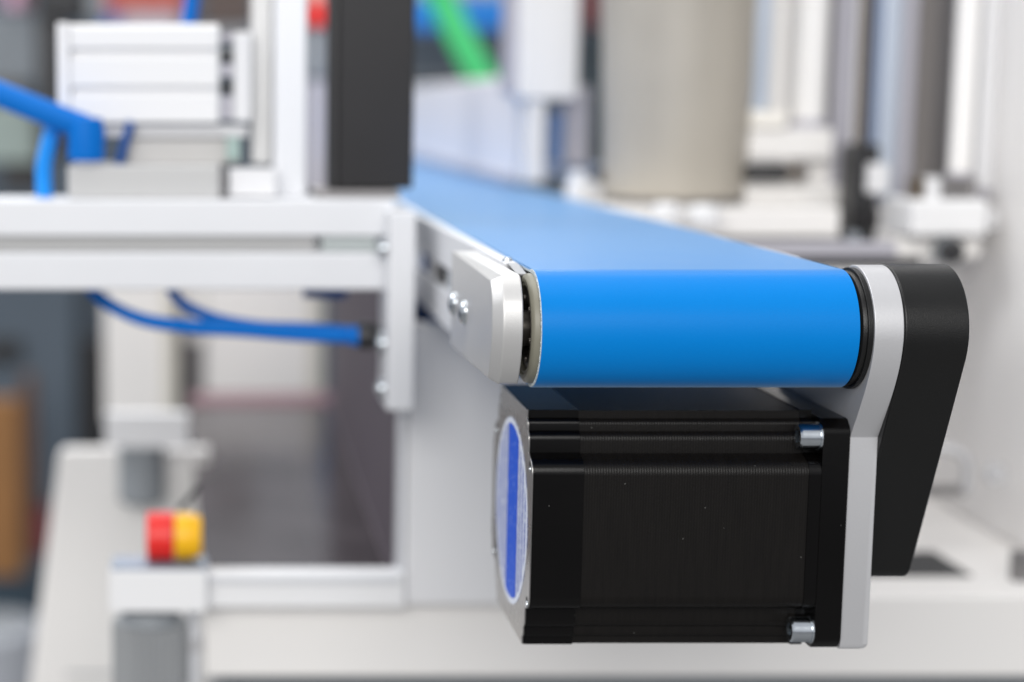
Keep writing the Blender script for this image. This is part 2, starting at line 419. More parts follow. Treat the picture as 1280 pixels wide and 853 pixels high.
dome_screw(64.0, 14, -39.5, pr, 2.0, 'small_screw')
part('roller_collar', MB().ring([(13, 59.6), (ro - 0.3, 59.8), (ro + 0.9, 60.5), (ro + 1.2, 61.7), (ro + 1.2, 63.8), (13, 63.8)], (0, 0, 0)), M_COVER, rl, 0.3)
part('roller_collar_lip', MB().ring([(ro + 1.25, 62.0), (ro + 2.3, 62.0), (ro + 2.3, 63.9), (ro + 1.25, 63.9)], (0, 0, 0)), M_COVER, rl, 0.2)

# black drive cover around roller shaft and motor shaft
cy, cz, cr = 40.0, -80.5, 24.0
d = math.hypot(cy, cz); base = math.degrees(math.atan2(cz, cy)); off = math.degrees(math.acos((24.6 - cr) / d))
c_out = arc(0, 0, 24.6, 60, 204.2, 50) + [(20.3, -105), (66, -105), (66, -80)]
c_out = rounded(c_out, {51: 6.5, 52: 8, 53: 8}, 0)
cvr = part('drive_cover', MB().prism(c_out, 75.0, 99.0), M_COVER, cv, 0.8, seg=4, ang=35)
part('cover_joint', MB().prism([(y * 0.985 + .3, z * 0.985) for y, z in c_out], 74.75, 75.05), M_HOLE, cvr)

# ------------------------------------------------------------------ motor
MZ, MY, H = -80.8, 41.0, 47.4
mt = thing('stepper_motor', (3, MY, MZ - H), 'black square stepper motor with round blue and white sticker, hung below the blue belt', 'motor')
def motor_profile(hh, notch=14.2, bc=37.2, br=6.6, edge=1.6):
    """square with stepped corners scooped out round the four bolts; (y,z)"""
    corner = []      # quadrant with y<0 (front), z>0 (top), going from the top edge to the front edge
    for dy, dz in ((-32.0, 46), (-32.0, 42.9), (-32.9, 42.6), (-33.6, 42.2), (-34.1, 41.6), (-34.3, 40.8), (-34.3, 38.2), (-34.9, 37.95), (-35.8, 37.5), (-36.5, 36.8), (-36.9, 35.9), (-37.1, 34.8),
                   (-37.1, 30.0), (-41.2, 28.7), (-42.7, 28.2), (-43.9, 27.5), (-44.9, 26.5), (-45.6, 25.3), (-45.95, 23.9), (-46, 22.8)):
        corner.append((dy + (46 - hh) + 1.4, dz - (46 - hh)))
    pts = list(corner)
    def q(p, sy, sz): return (p[0] * sy, p[1] * sz)
    pts = corner + [q(p, 1, -1) for p in corner[::-1]] + [q(p, -1, -1) for p in corner] + [q(p, -1, 1) for p in corner[::-1]]
    return [(y + MY, z + MZ) for y, z in pts]
P0 = motor_profile(H)
P1 = motor_profile(H - 0.35)
rc = part('rear_cap', MB().prism(P0, -57.6, -38.2), M_BLACK, mt, 0, ang=60)
fp = part('rear_face', MB().prism(motor_profile(H - 0.1), -58.3, -57.7), M_CAPF, mt, 0.25, ang=40)
part('lamination_stack', MB().prism(P1, -38.1, 48.5), M_LAM, mt, ang=60)
part('front_cap', MB().prism(P0, 48.6, 53.3), M_BLACK, mt, 0, ang=60)
fz = H - 1.6
flp = [(-fz + 0, fz - 4), (-fz + 4, fz), (fz - 4, fz), (fz, fz - 4), (fz, -fz + 4), (fz - 4, -fz), (-fz + 4, -fz), (-fz, -fz + 4)]
flp = [(y + MY, z + MZ) for y, z in rounded(flp, {i: 1.6 for i in range(8)}, 0)]
flange = part('flange', MB().prism(flp, 53.4, 63.9), M_BLACK, mt, 0.4, ang=35)
for (sy, sz) in ((-1, 1), (-1, -1), (1, 1), (1, -1)):
    c = (0, MY + sy * 40.9, MZ + sz * 38.6)
    L0 = 45.0
    b = part('cap_screw', MB().lathe([(0.01, L0 + 3.5), (2.9, L0 + 3.5), (2.9, L0), (4.4, L0), (5.0, L0 + 0.7), (5.0, L0 + 8.35), (0.01, L0 + 8.35)], c, 'x', 36, hexin=(1, 2)), M_STEEL, mt, ang=40)
    b['label'] = 'shiny zinc socket screw in the motor corner'
    part('washer', MB().ring([(3, 52.7), (5.6, 52.7), (5.6, 53.35), (3, 53.35)], c, seg=32), M_STEEL, b)
for o_ in [q_ for q_ in COL.objects if q_.parent == mt and q_.name.split('.')[0] in ('rear_cap', 'lamination_stack', 'front_cap')]:
    md = o_.modifiers.new('normals', 'WEIGHTED_NORMAL'); md.keep_sharp = True; md.weight = 80
# sticker
sy0, sz0, sr = MY - 0.5, MZ, 38.5
st = part('sticker', MB().lathe([(0.01, -58.42), (sr, -58.42), (sr, -58.32), (0.01, -58.32)], (0, sy0, sz0), seg=96), M_PAPER, mt)
st['label'] = 'round white sticker with a blue band and rows of tiny print'
part('sticker_rim', MB().ring([(sr - 2.4, -58.43), (sr, -58.47), (sr, -58.43), (sr - 2.4, -58.40 - .06)], (0, sy0, sz0), seg=96), M_RIM, st)
bw0, bw1, rr = -15.0, 8.0, sr - 2.5
bp = [(bw0 + (bw1 - bw0) * i / 12, math.sqrt(rr * rr - (bw0 + (bw1 - bw0) * i / 12) ** 2)) for i in range(13)]
bp = [(y, z) for y, z in bp] + [(y, -z) for y, z in bp[::-1]]
part('blue_band', MB().prism([(y + sy0, z + sz0) for y, z in bp], -58.50, -58.44), M_BAND, st)
for (sy, sz) in ((-1, 1), (-1, -1), (1, 1), (1, -1)):
    c = (0, MY + sy * 41.3, MZ + sz * 27.0)
    part('face_hole', MB().lathe([(0.01, -58.36), (1.9, -58.36), (1.9, -58.3), (0.01, -58.3)], c, 'x', 20), M_HOLE, fp)
    part('face_screw', MB().lathe([(0.01, -58.7), (1.2, -58.7), (1.3, -58.37), (0.01, -58.37)], (0, c[1] - .5, c[2] - 1.2), 'x', 16), M_STEEL, fp)
part('cable_box', MB().prism([(MY + H + .1, MZ + 24), (MY + H + 9, MZ + 20), (MY + H + 9, MZ - 24), (MY + H + .1, MZ - 28)], -57, -20), M_DARK, mt, 1)

# ------------------------------------------------------------------ machine table and support panel
TZ = -191.0
tb = thing('machine_table', (250, 600, -300), 'white machine table whose long plain front runs along the bottom of the view', 'table')
xl, _ = at(256, 800, 300); xr = 900
_, zb = at(800, 846, 300)
part('table_top', MB().box(xl, xr, 312.4, 925, TZ - 14, TZ), M_WHITEW, tb, 0.3)
part('front_board', MB().box(xl, xr, 300, 312, zb, TZ), M_WHITEW, tb, 1.5)
part('plinth', MB().box(xl + 10, xr - 10, 330, 1100, -460, zb - 3), M_GREY, tb, 1)
part('table_slot', MB().prism([at(1085, 722, 318)[0:1] + (318,), at(1222, 722, 318)[0:1] + (318,), (at(1190, 700, 360)[0] + 6, 366), (at(1120, 700, 360)[0], 368)], TZ - 3, TZ + 0.6, 'z'), M_GREY, tb, 0.3) if False else None
def tp(px, py):
    a = (px - 272) / F_PX; b = (426.5 - py) / F_PX; t = (TZ - CZ) / (-_s + b * _c)
    return (CX + a * t, CY + (_c + b * _s) * t)
tri = [tp(1060, 721), tp(1216, 721), tp(1166, 690), tp(1110, 692)]
part('dark_wedge', MB().prism(tri, TZ - 2, TZ + 0.8, 'z'), mat('dark wedge', (0.05, 0.05, 0.052), 0.8), tb, 0.3)  # flat dark wedge laid on the table for its triangular opening

sp = thing('support_panel', (0, 292, TZ), 'tall light grey support panel standing under the conveyor, left of the motor', 'panel')
x0, zt = at(514, 404, 290); _, z0 = at(514, 756, 290)
part('panel_sheet', MB().box(x0 - 1, 120, 290, 299, z0, zt), M_GREYW, sp, 1.0)
part('panel_edge', MB().box(at(499, 600, 290)[0], x0 - 1.5, 292, 310, z0 + 2, at(500, 430, 290)[1]), M_ALUPROF, sp, 1.0)

# smoked tray and side pane on the table (left)
tr = thing('smoked_tray', (-130, 600, TZ), 'flat glossy smoked sheet lying on the table left of the support panel', 'sheet')
part('tray_sheet', MB().prism([(-187, 306), (-78, 306), (-78, 905), (-206, 905)], TZ + 0.5, TZ + 5, 'z'), M_TINT, tr, 0.6)
sd = thing('smoked_side_pane', (-74, 600, TZ), 'upright smoked pane running back behind the bracket under the cross beam', 'pane')
part('pane_sheet', MB().box(-77, -73, 318, 905, TZ + 5.5, -20), M_TINTM, sd, 0.5)
part('pane_foot', MB().box(-80, -77.2, 318, 905, TZ + 5.5, TZ + 7.5), M_TINTM, sd, 0.4)

# lower rail and its brackets at the left front of the table
lr = thing('lower_rail', (-140, 290, TZ - 12), 'short white rail along the front edge of the smoked sheet', 'rail')
xa, za = at(250, 716, 286); xb, zb2 = at(506, 760, 286)
part('rail_body', MB().box(xa, xb, 286, 299, zb2, za), M_WHITE, lr, 1.0)
part('rail_lip', MB().box(xa, xb - 3, 284.5, 285.9, za - 6, za - 2), M_ALUPROF, lr, 0.5)
bk = thing('clamp_block', (-210, 280, TZ), 'white block with a bluish top under the red and yellow buttons', 'block')
xa, za = at(136, 714, 276); xb, zb2 = at(259, 766, 276)
part('block_body', MB().box(xa, xb, 276, 305, zb2, za), M_WHITE, bk, 1.2)
BT = za + 1.7
part('bluish_top', MB().box(xa + 1, xb - .5, 277, 304, za + 0.1, za + 1.6), mat('bluish grey top', (0.28, 0.33, 0.41), 0.4, 0.4), bk, 0.4)  # thin bluish plate on top of the white block
def knurled(name, px0, px1, v0, v1, Y, label):
    xa, zt = at(px0, v0, Y); xb, zb_ = at(px1, v1, Y); r = (xb - xa) / 2; xc = (xa + xb) / 2
    t = thing(name, (xc, Y + r, zb_), label, 'knob')
    n = 72; pts = [((r if i % 2 else r * 0.93) * math.cos(2 * PI * i / n) + xc, (r if i % 2 else r * 0.93) * math.sin(2 * PI * i / n) + Y + r) for i in range(n)]
    part('grip', MB().prism(pts, zb_, zt, 'z'), M_KNURL, t, 0, smooth=False)
    part('neck', MB().lathe([(0.01, 0), (r * .86, 0), (r * .70, 5), (r * .70, 8), (0.01, 8)], (xc, Y + r, zt + .1), 'z'), M_GREY, t, 0.4)
    return t
knurled('knurled_knob', 137, 236, 790, 905, 278, 'ribbed grey knob under the white block, cut by the bottom of the view')
rod = thing('guide_rod', (-190, 290, -240), 'thin light rod beside the ribbed knob, left of the table front', 'rod')
part('rod_shaft', MB().lathe([(0.01, -90), (3.2, -90), (3.2, 0), (0.01, 0)], (at(242, 800, 290)[0], 296, at(242, 768, 290)[1]), 'z', 20), M_ALUPROF, rod)
part('rod_nut', MB().lathe([(0.01, -8), (4.6, -8), (4.6, 0), (0.01, 0)], (at(242, 800, 290)[0], 296, at(242, 800, 290)[1]), 'z', 6), M_ALU2, rod, 0.4)

# far knob with cap on the white housing
kn = thing('leveling_foot', (-230, 610, -200), 'grey cylinder with a white cap standing on the housing behind the red button', 'knob')
xa, za = at(131, 517, 600); xb, zb2 = at(236, 560, 600)
part('cap', MB().box(xa, xb, 600, 612, zb2, za), M_WHITE, kn, 1.5)
xc = (at(147, 590, 610)[0] + at(206, 590, 610)[0]) / 2; r = (at(206, 590, 610)[0] - at(147, 590, 610)[0]) / 2
part('cylinder', MB().lathe([(0.01, at(0, 634, 610)[1]), (r * .8, at(0, 634, 610)[1]), (r, at(0, 628, 610)[1]), (r, at(0, 561, 610)[1]), (0.01, at(0, 561, 610)[1])], (xc, 624, 0), 'z'), M_GREY, kn, 0.3)

hs = thing('machine_housing', (-260, 700, -400), 'white machine housing with a rounded upper corner at the lower left', 'housing')
def hp(px, py, Y=650): return at(px, py, Y)
out = [hp(74, 562), hp(262, 562), hp(262, 960), hp(24, 960)]
out = rounded(out, {0: 7}, 0)
part('shell', MB().prism(out, 650, 664, 'y'), M_WHITEW, hs, 2.0)
part('lid_seam', MB().box(hp(80, 600)[0], hp(230, 600)[0], 649, 649.8, hp(0, 845)[1], hp(0, 842)[1]), M_GREY, hs)

# e-stop
es = thing('emergency_button', (-212, 330, TZ + 10), 'red push button with a yellow collar lying on the white block at the lower left', 'button')
xa, zt = at(183, 645, 286); xb, zb2 = at(217, 645, 286); zb2 = BT; zc = (zt + zb2) / 2; rr = (zt - zb2) / 2
part('red_head', MB().lathe([(0.01, 0), (rr * .96, 0), (rr, .8), (rr, xb - xa), (0.01, xb - xa)], (xa, 281 + rr, zc), 'x', 40), M_RED, es, 0.5)
xc2 = at(252, 660, 300)[0]
part('yellow_collar', MB().lathe([(0.01, 0.6), (rr * .96, 0.6), (rr * .97, 9), (rr * .82, xc2 - xb), (0.01, xc2 - xb)], (xb, 281 + rr, zc), 'x', 40), M_YEL, es, 0.5)
part('cable_stub', MB().tube([(xb + 2, 300 + rr, zt - 3), (xb + 8, 302 + rr, zt + 3), (xb + 13, 310 + rr, zt + 9)], 1.6), M_DARK, es)

# ------------------------------------------------------------------ cross beam and bracket
cb = thing('cross_beam', (-250, 285, -12), 'horizontal slotted aluminium beam running left from the conveyor', 'beam')
g0, g1 = at(0, 296, 262)[1], at(0, 316, 262)[1]; zt, zl = at(0, 250, 262)[1], at(0, 363, 262)[1]
prof = [(262, zl), (262, g1), (270, g1), (270, g1 - 3), (276, g1 - 3), (276, g0 + 3), (270, g0 + 3), (270, g0), (262, g0), (262, zt), (308, zt), (308, zl)]
xr_ = at(493, 300, 262)[0]
part('beam_profile', MB().prism(prof, -460, xr_), M_ALUPROF, cb, 1.2)
part('groove_floor', MB().box(-459, at(393, 300, 266)[0], 265, 275.8, g1 + .2, g0 - .2), mat('groove grey', (0.42, 0.42, 0.42), 0.5, 0.2), cb, 0.3)
part('slot_cover', MB().box(at(402, 300, 264)[0], at(470, 300, 264)[0], 263.5, 275.8, g1 + .3, g0 - .3), mat('sage plastic', (0.42, 0.46, 0.46), 0.5), cb, 0.4)
br = thing('bracket_plate', (-80, 245, -70), 'upright aluminium bracket plate joining the cross beam to the conveyor rail', 'bracket')
xa, zt = at(486, 265, 240); xb, zb2 = at(517, 514, 240)
part('plate', MB().box(xa, xb, 240, 285, zb2, zt), M_ALUPROF, br, 1.2)
for v in (311, 430, 486):
    z = at(0, v, 250)[1]
    part('bolt', MB().lathe([(0.01, -4.6), (2.2, -4.6), (4.2, -3.4), (5.2, -0.4), (0.01, -0.4)], (xa, 251, z), 'x', 28), M_STEEL, br)

# black post with base plate on the beam
bp_ = thing('black_post', (-95, 300, 40), 'broad black upright post standing on the beam left of the belt', 'post')
xa, zb2 = at(411, 236, 292); xb = at(518, 100, 292)[0]
part('post_body', MB().box(xa + 4.6, xb, 292, 330, zb2, 420), M_POST, bp_, 1.2)
part('post_edge', MB().box(xa, xa + 4.4, 296, 326, zb2, 420), M_DARK, bp_, 0.5)
part('base_plate', MB().px(392, 238, 500, 248, 280, 55), M_TAUPE, bp_, 0.6)
# upright aluminium profile left of the post
up = thing('aluminium_upright', (-130, 330, 40), 'tall light aluminium upright between the cylinder block and the black post', 'upright')
part('front_profile', MB().px(342, -80, 384, 246, 300, 40), M_ALUPROF, up, 1.2)
part('side_profile', MB().px(314, -80, 340, 205, 318, 34), mat('shaded aluminium', (0.60, 0.60, 0.60), 0.45, 0.3), up, 1.0)  # shaded face of the upright, its shade put into the darker grey
# pneumatic cylinder
pc = thing('pneumatic_cylinder', (-230, 320, 60), 'boxy white pneumatic cylinder with two long grooves at the upper left', 'cylinder')
x0, zt = at(71, 30, 300); x1, zl = at(274, 154, 300)
def zz(v): return at(0, v, 300)[1]
pr_ = [(300, zl), (300, zz(119)), (304, zz(119)), (304, zz(109)), (300, zz(109)), (300, zz(72)), (304, zz(72)), (304, zz(61)), (300, zz(61)), (300, zt - 2), (302, zt), (350, zt), (350, zl)]
part('barrel', MB().prism(pr_, x0 + 7, x1), M_WHITE, pc, 0.9)
part('end_block', MB().box(x0, x0 + 6.8, 299, 351, zl + .5, zt + .6), M_WHITE, pc, 1.2)
part('head_block', MB().px(292, 40, 314, 152, 305, 40), M_GREYW, pc, 1.0)
for (a, b) in ((42, 52), (64, 76), (80, 96), (104, 116), (120, 150)):
    part('spacer', MB().px(275, a, 291, b, 306, 34), M_DARK if a in (64, 104) else M_LILAC, pc, 0.5)
part('saddle', MB().px(128, 157, 310, 172, 306, 40), M_ALU2, pc, 0.8)
part('saddle_foot', MB().px(160, 174, 300, 206, 308, 40), mat('warm grey metal', (0.50, 0.49, 0.48), 0.45, 0.2), pc, 0.8)
part('sage_insert', MB().px(283, 172, 300, 200, 300, 6), mat('sage plug', (0.34, 0.45, 0.42), 0.5), pc, 0.5)
bs = thing('base_block', (-220, 300, 36), 'flat grey block on the beam under the pneumatic cylinder', 'block')
part('block_body', MB().px(84, 207, 275, 249, 272, 60), mat('brushed grey block', (0.50, 0.50, 0.50), 0.45, 0.3), bs, 1.2)
part('side_cheek', MB().px(276, 211, 283, 247, 276, 50), M_TAUPE, bs, 0.4)
part('spacer_block', MB().px(286, 212, 345, 246, 282, 40), M_GREYW, bs, 0.8)

# blue pneumatic fitting and tubes (upper left)
def q(px, py, Y): x, z = at(px, py, Y); return (x, Y, z)
ft = thing('blue_fitting', q(108, 200, 275), 'blue elbow fitting with a thick tube coming in from the left edge', 'fitting')
part('thick_tube', MB().tube([q(-60, 95, 285), q(0, 118, 280), q(60, 142, 277), q(108, 160, 276)], 7.0), M_BLUE, ft)
part('elbow_body', MB().lathe([(0.01, 0), (8.6, 0), (9.8, 1.5), (10.2, 16), (8.5, 23), (0.01, 24)], q(108, 202, 276), 'z', 32), M_BLUE, ft)
t1 = part('air_tube', MB().tube([q(72, 140, 290), q(62, 175, 290), q(55, 210, 290), q(56, 250, 290)], 4.6), mat('light blue tube', (0.0, 0.28, 0.86), 0.3))
tag(t1, 'bright blue air tube dropping to the beam behind the blue elbow fitting', 'tube', 'blue air tubes')
t2 = part('air_tube', MB().tube([q(164, 152, 300), q(157, 175, 300), q(150, 200, 300), q(148, 212, 300)], 2.6), M_BLUED)
tag(t2, 'short dark blue air tube under the pneumatic cylinder', 'tube', 'blue air tubes')
t3 = part('air_tube', MB().tube([q(244, -40, 420), q(240, 0, 420), q(236, 30, 420), q(233, 60, 420)], 4.8), M_BLUE)
tag(t3, 'blue air tube rising behind the top of the pneumatic cylinder', 'tube', 'blue air tubes')
t4 = part('air_tube', MB().tube([q(90, 330, 300), q(122, 370, 297), q(170, 397, 292), q(230, 408, 288), q(300, 412, 283), q(370, 417, 279), q(447, 420, 275)], (3.3, 4.6)), M_BLUE)
tag(t4, 'lower of two blue air tubes looping under the beam to the black fitting', 'tube', 'blue air tubes')
t5 = part('air_tube', MB().tube([q(205, 340, 306), q(222, 374, 303), q(262, 396, 298), q(320, 408, 292), q(380, 411, 288), q(446, 416, 284)], (3.0, 3.6)), M_BLUE)
tag(t5, 'upper blue air tube joining the lower one under the beam', 'tube', 'blue air tubes')
bf = thing('black_fitting', q(458, 438, 272), 'small black fitting holding the blue tubes at the bracket plate', 'fitting')
part('fitting_body', MB().lathe([(0.01, -5), (7.0, -5), (7.3, -4), (7.3, 3), (6.0, 6), (0.01, 6)], q(459, 420, 272), 'x', 24), M_DARK, bf, 0.3)
part('fitting_stem', MB().lathe([(0.01, 6), (4.4, 6), (4.4, 12), (0.01, 12)], q(459, 420, 272), 'x', 24), M_STEEL, bf)
part('blue_collar', MB().lathe([(0.01, -9), (5.2, -9), (5.6, -7), (5.6, -5.1), (0.01, -5.1)], q(459, 420, 272), 'x', 24), M_BLUE, bf)
bt = part('hose_end', MB().tube([q(380, 366, 310), q(405, 367, 312), q(432, 367, 314)], 3.0), M_BLUED)
tag(bt, 'dark blue hose end just under the beam beside the bracket plate', 'hose')

# white cabinets seen between beam and tray
for (x0, x1, y0, y1, Y, lab, m) in ((130, 222, 350, 530, 1150, 'narrow white cabinet behind the blue tubes, left of the thin black gap', M_WHITEW),
                                 (256, 404, 350, 530, 1160, 'wide white cabinet behind the blue tubes, right of the grey recess', M_WHITEW)):
    w = thing('white_cabinet', q(x0, y1, Y), lab, 'cabinet', 'white cabinets behind the machine')
    part('door', MB().px(x0, y0, x1, y1, Y, 300), m, w, 3)
    part('door_frame', MB().px(x1 - 18, y0, x1 - 1, y1 - 3, Y - 4, 3.8), mat('cabinet cream edge', (0.66, 0.63, 0.56), 0.5), w, 1)
gc = thing('grey_recess', q(228, 530, 1140), 'dark grey recess with a black edge between the two white cabinets', 'panel')
part('grey_face', MB().px(229, 430, 254, 522, 1170, 60), M_TAUPE, gc, 1)
part('white_face', MB().px(229, 340, 254, 428, 1175, 60), M_WHITEW, gc, 1)
part('black_edge', MB().px(222, 380, 228, 522, 1150, 60), M_DARK, gc, 0.6)
rb = thing('maroon_crate', q(300, 520, 1000), 'low dull maroon box in front of the white cabinets', 'box')
part('crate_wall', MB().px(240, 508, 420, 530, 1020, 60), mat('dull maroon', (0.22, 0.12, 0.14), 0.5), rb, 1.5)
part('crate_rim', MB().px(238, 504, 422, 508, 1016, 66), mat('dull maroon', (0.22, 0.12, 0.14), 0.5), rb, 1)

# ------------------------------------------------------------------ belt guide, centre post
gd = thing('side_guide', (58, 900, 25), 'pale lilac side guide board standing along the far right edge of the blue belt', 'guide')
part('guide_board', MB().box(50, 60, 690, 1900, 27, 108), mat('guide white', (0.86, 0.82, 0.80), 0.45), gd, 2)
part('guide_lip', MB().box(47, 50, 700, 1890, 24.5, 31), M_LILAC, gd, 0.6)
wp = thing('white_post', (80, 660, 90), 'bright white upright post hanging over the far end of the belt', 'post')
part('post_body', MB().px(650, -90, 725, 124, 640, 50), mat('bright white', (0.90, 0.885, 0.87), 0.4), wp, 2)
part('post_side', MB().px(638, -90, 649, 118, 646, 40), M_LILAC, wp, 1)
lp = thing('thin_stand', (70, 655, 25), 'thin white stand under the white post, reflected in the belt', 'stand')
part('stand_leg', MB().px(656, 126, 681, 228, 645, 16), M_WHITEW, lp, 1.2)
part('stand_blue', MB().px(688, 140, 705, 204, 656, 14), mat('steel blue', (0.10, 0.18, 0.36), 0.4), lp, 1)
part('stand_back', MB().px(706, 108, 737, 206, 662, 18), M_LILAC, lp, 1)
part('stand_foot', MB().px(684, 206, 760, 222, 668, 20), M_SLATE, lp, 1)
ff = thing('small_valve', q(724, 248, 560), 'small white valve with a black knob at the right edge of the belt', 'valve')
part('valve_body', MB().lathe([(0.01, 0), (8, 0), (8, 8), (6, 9), (6, 17), (0.01, 18)], q(721, 246, 560), 'z', 24), M_WHITE, ff)
part('black_knob', MB().lathe([(0.01, -5), (5, -5), (6, 0), (5, 5), (0.01, 5)], q(753, 219, 560), 'x', 24), M_DARK, ff)
part('valve_block', MB().px(738, 226, 775, 250, 562, 24), M_GREYW, ff, 1)
# beige column
xa = at(757, 0, 550)[0]; xb = at(946, 0, 550)[0]; xc = (xa + xb) / 2
_, zb2 = at(850, 250, 500); r1 = (at(936, 245, 550)[0] - at(764, 245, 550)[0]) / 2; r0 = (xb - xa) / 2
clm = thing('beige_column', (xc, 500 + r0, zb2), 'large smooth beige column standing beyond the right edge of the belt', 'column')
part('column_body', MB().lathe([(0.01, 0), (r1 - 1.5, 0), (r1, 2), (r0, at(0, 0, 500)[1] - zb2), (r0 + 2, 420), (0.01, 420)], (xc - 1, 500 + r0, zb2), 'z', 72), M_BEIGE, clm)
part('column_foot', MB().lathe([(0.01, -7), (r1 - 6, -7), (r1 - 6, -.2), (0.01, -.2)], (xc - 1, 500 + r0, zb2), 'z', 48), M_TAUPE, clm, 0.5)
# platform beyond the belt
pf = thing('rear_platform', (230, 560, -30), 'pale machined platform behind the belt, under the column', 'platform')
part('platform_top', MB().px(760, 262, 1050, 296, 470, 190), M_WHITEW, pf, 1.5)
part('platform_dark_strip', MB().px(900, 298, 1052, 303, 474, 170), M_TAUPE, pf, 0.5)  # thin dark strip below the platform top
part('dark_track', MB().px(880, 322, 1152, 334, 402, 8), M_DARK, pf, 1)
part('blue_strip', MB().px(900, 305, 1122, 321, 420, 22), M_LILAC, pf, 0.8)
for (px, v0, v1, w) in ((832, 250, 280, 9), (880, 252, 282, 10)):
    s_ = part('platform_pin', MB().lathe([(0.01, 0), (w, 0), (w, 10), (w * .7, 13), (0.01, 13)], q(px, v1, 450), 'z', 28), M_WHITE)
    tag(s_, 'bright round pin left of its twin under the beige column' if px < 850 else 'bright round pin right of its twin under the beige column', 'pin', 'bright pins under the column')

# ------------------------------------------------------------------ right hand equipment
rw = thing('side_wall_panel', (322, 700, TZ), 'tall smooth white wall panel closing the right side of the cell', 'wall')
pp = [(322, 330), (336, 330), (352, 1200), (338, 1200)]
part('panel_sheet', MB().prism(pp, TZ + 1, 560, 'z'), mat('cell wall white', (0.86, 0.84, 0.825), 0.45, 0, 0.02, 4), rw, 1)
bwp = thing('rear_wall_panel', (260, 930, TZ), 'broad white panel closing the back of the cell behind the rods', 'wall')
part('panel_sheet', MB().box(190, 336, 928, 940, TZ + 1, 560), M_WHITEW, bwp, 1)
hd = thing('wall_grip', q(1190, 620, 420), 'grey D-shaped grip with a dark foot low on the white wall', 'grip')
part('handle_bow', MB().tube([q(1150, 566, 420), q(1180, 560, 418), q(1206, 572, 416), q(1209, 595, 416), q(1207, 616, 416)], 3.2), M_ALU2, hd)
part('handle_foot', MB().px(1160, 611, 1208, 621, 414, 12), M_TAUPE, hd, 1)
wk = part('wall_stud', MB().lathe([(0.01, -3), (6, -3), (7, 0), (0.01, 0)], q(1244, 592, 400), 'y', 24), M_ALU2)
tag(wk, 'small round grey stud on the white wall right of the handle', 'stud')
cr_ = part('corner_rod', MB().px(1270, 692, 1300, 742, 330, 10), M_TAUPE, None, 1.5)
tag(cr_, 'dark grey peg at the right edge on the table', 'peg')
def upright(name, px0, px1, v1, Y, dep, m, label, cat='upright', head=None, rnd=False):
    """vertical profile, px measured at the top of the view"""
    t = thing(name, q((px0 + px1) / 2, v1, Y), label, cat, 'upright profiles and rods on the right')
    xa = at(px0, 0, Y)[0]; xb = at(px1, 0, Y)[0]; zb_ = at(0, v1, Y)[1]
    if rnd:
        r = (xb - xa) / 2; part('rod_shaft', MB().lathe([(0.01, zb_), (r, zb_), (r, 420), (0.01, 420)], ((xa + xb) / 2, Y + r, 0), 'z', 28), m, t)
        part('rod_ferrule', MB().lathe([(0.01, zb_ - 6), (r * 1.15, zb_ - 6), (r * 1.15, zb_ - .2), (0.01, zb_ - .2)], ((xa + xb) / 2, Y + r, 0), 'z', 28), M_LILAC, t)
    else:
        part('profile', MB().box(xa, xb, Y, Y + dep, zb_, 420), m, t, 1)
        part('end_foot', MB().box(xa + .8, xb - .8, Y + 1, Y + dep - 1, zb_ - 5, zb_ - .2), M_LILAC, t, 0.6)
    return t
upright('slim_profile', 946, 964, 142, 560, 20, M_PALE, 'pale blue strip right beside the beige column')
upright('round_rod', 966, 992, 142, 566, 20, M_WHITEW, 'cream rod second from the beige column', 'rod', rnd=True)
upright('round_rod', 1000, 1045, 150, 540, 20, mat('bright white', (0.90, 0.885, 0.87), 0.4), 'thick bright white rod right of the cream rod', 'rod', rnd=True)
upright('slim_profile', 1042, 1050, 240, 548, 16, M_TAUPE, 'thin dark strip beside the thick white rod')
upright('slim_profile', 1050, 1073, 285, 540, 16, M_LILAC, 'lilac grey profile left of the brown threaded spindle')
ts = thing('threaded_spindle', q(1087, 180, 520), 'brown threaded spindle running down into the black block', 'spindle')
xa = at(1079, 0, 520)[0]; xb = at(1094, 0, 520)[0]; r = (xb - xa) / 2; prof = []
zt0 = at(0, 182, 520)[1]; k = 0; z = zt0
while z < 330: prof.append((r if k % 2 else r * .8, z)); z += 2.2; k += 1
part('thread', MB().lathe([(0.01, zt0)] + prof + [(0.01, z)], ((xa + xb) / 2, 520 + r, 0), 'z', 20), M_BROWN, ts)
upright('slim_profile', 1094, 1107, 190, 535, 14, M_SLATE, 'slate blue strip right of the threaded spindle')
upright('slim_profile', 1107, 1130, 250, 530, 16, M_PALE, 'pale blue profile right of the slate strip')
upright('slim_profile', 1130, 1150, 262, 536, 16, M_LILAC, 'lilac profile right of the pale blue one')
upright('slim_profile', 1150, 1176, 252, 545, 14, mat('grey brown profile', (0.27, 0.25, 0.24), 0.45, 0.2), 'grey brown profile, left half of the dark pair')
upright('slim_profile', 1176, 1200, 252, 543, 14, M_TAUPE, 'grey profile, right half of the dark pair')
upright('round_rod', 1203, 1231, 216, 470, 14, mat('bright white', (0.90, 0.885, 0.87), 0.4), 'bright white rod closest to the right wall', 'rod', rnd=True)
upright('slim_profile', 1232, 1254, 236, 480, 14, M_GREYW, 'light grey profile between the white rod and the right wall')

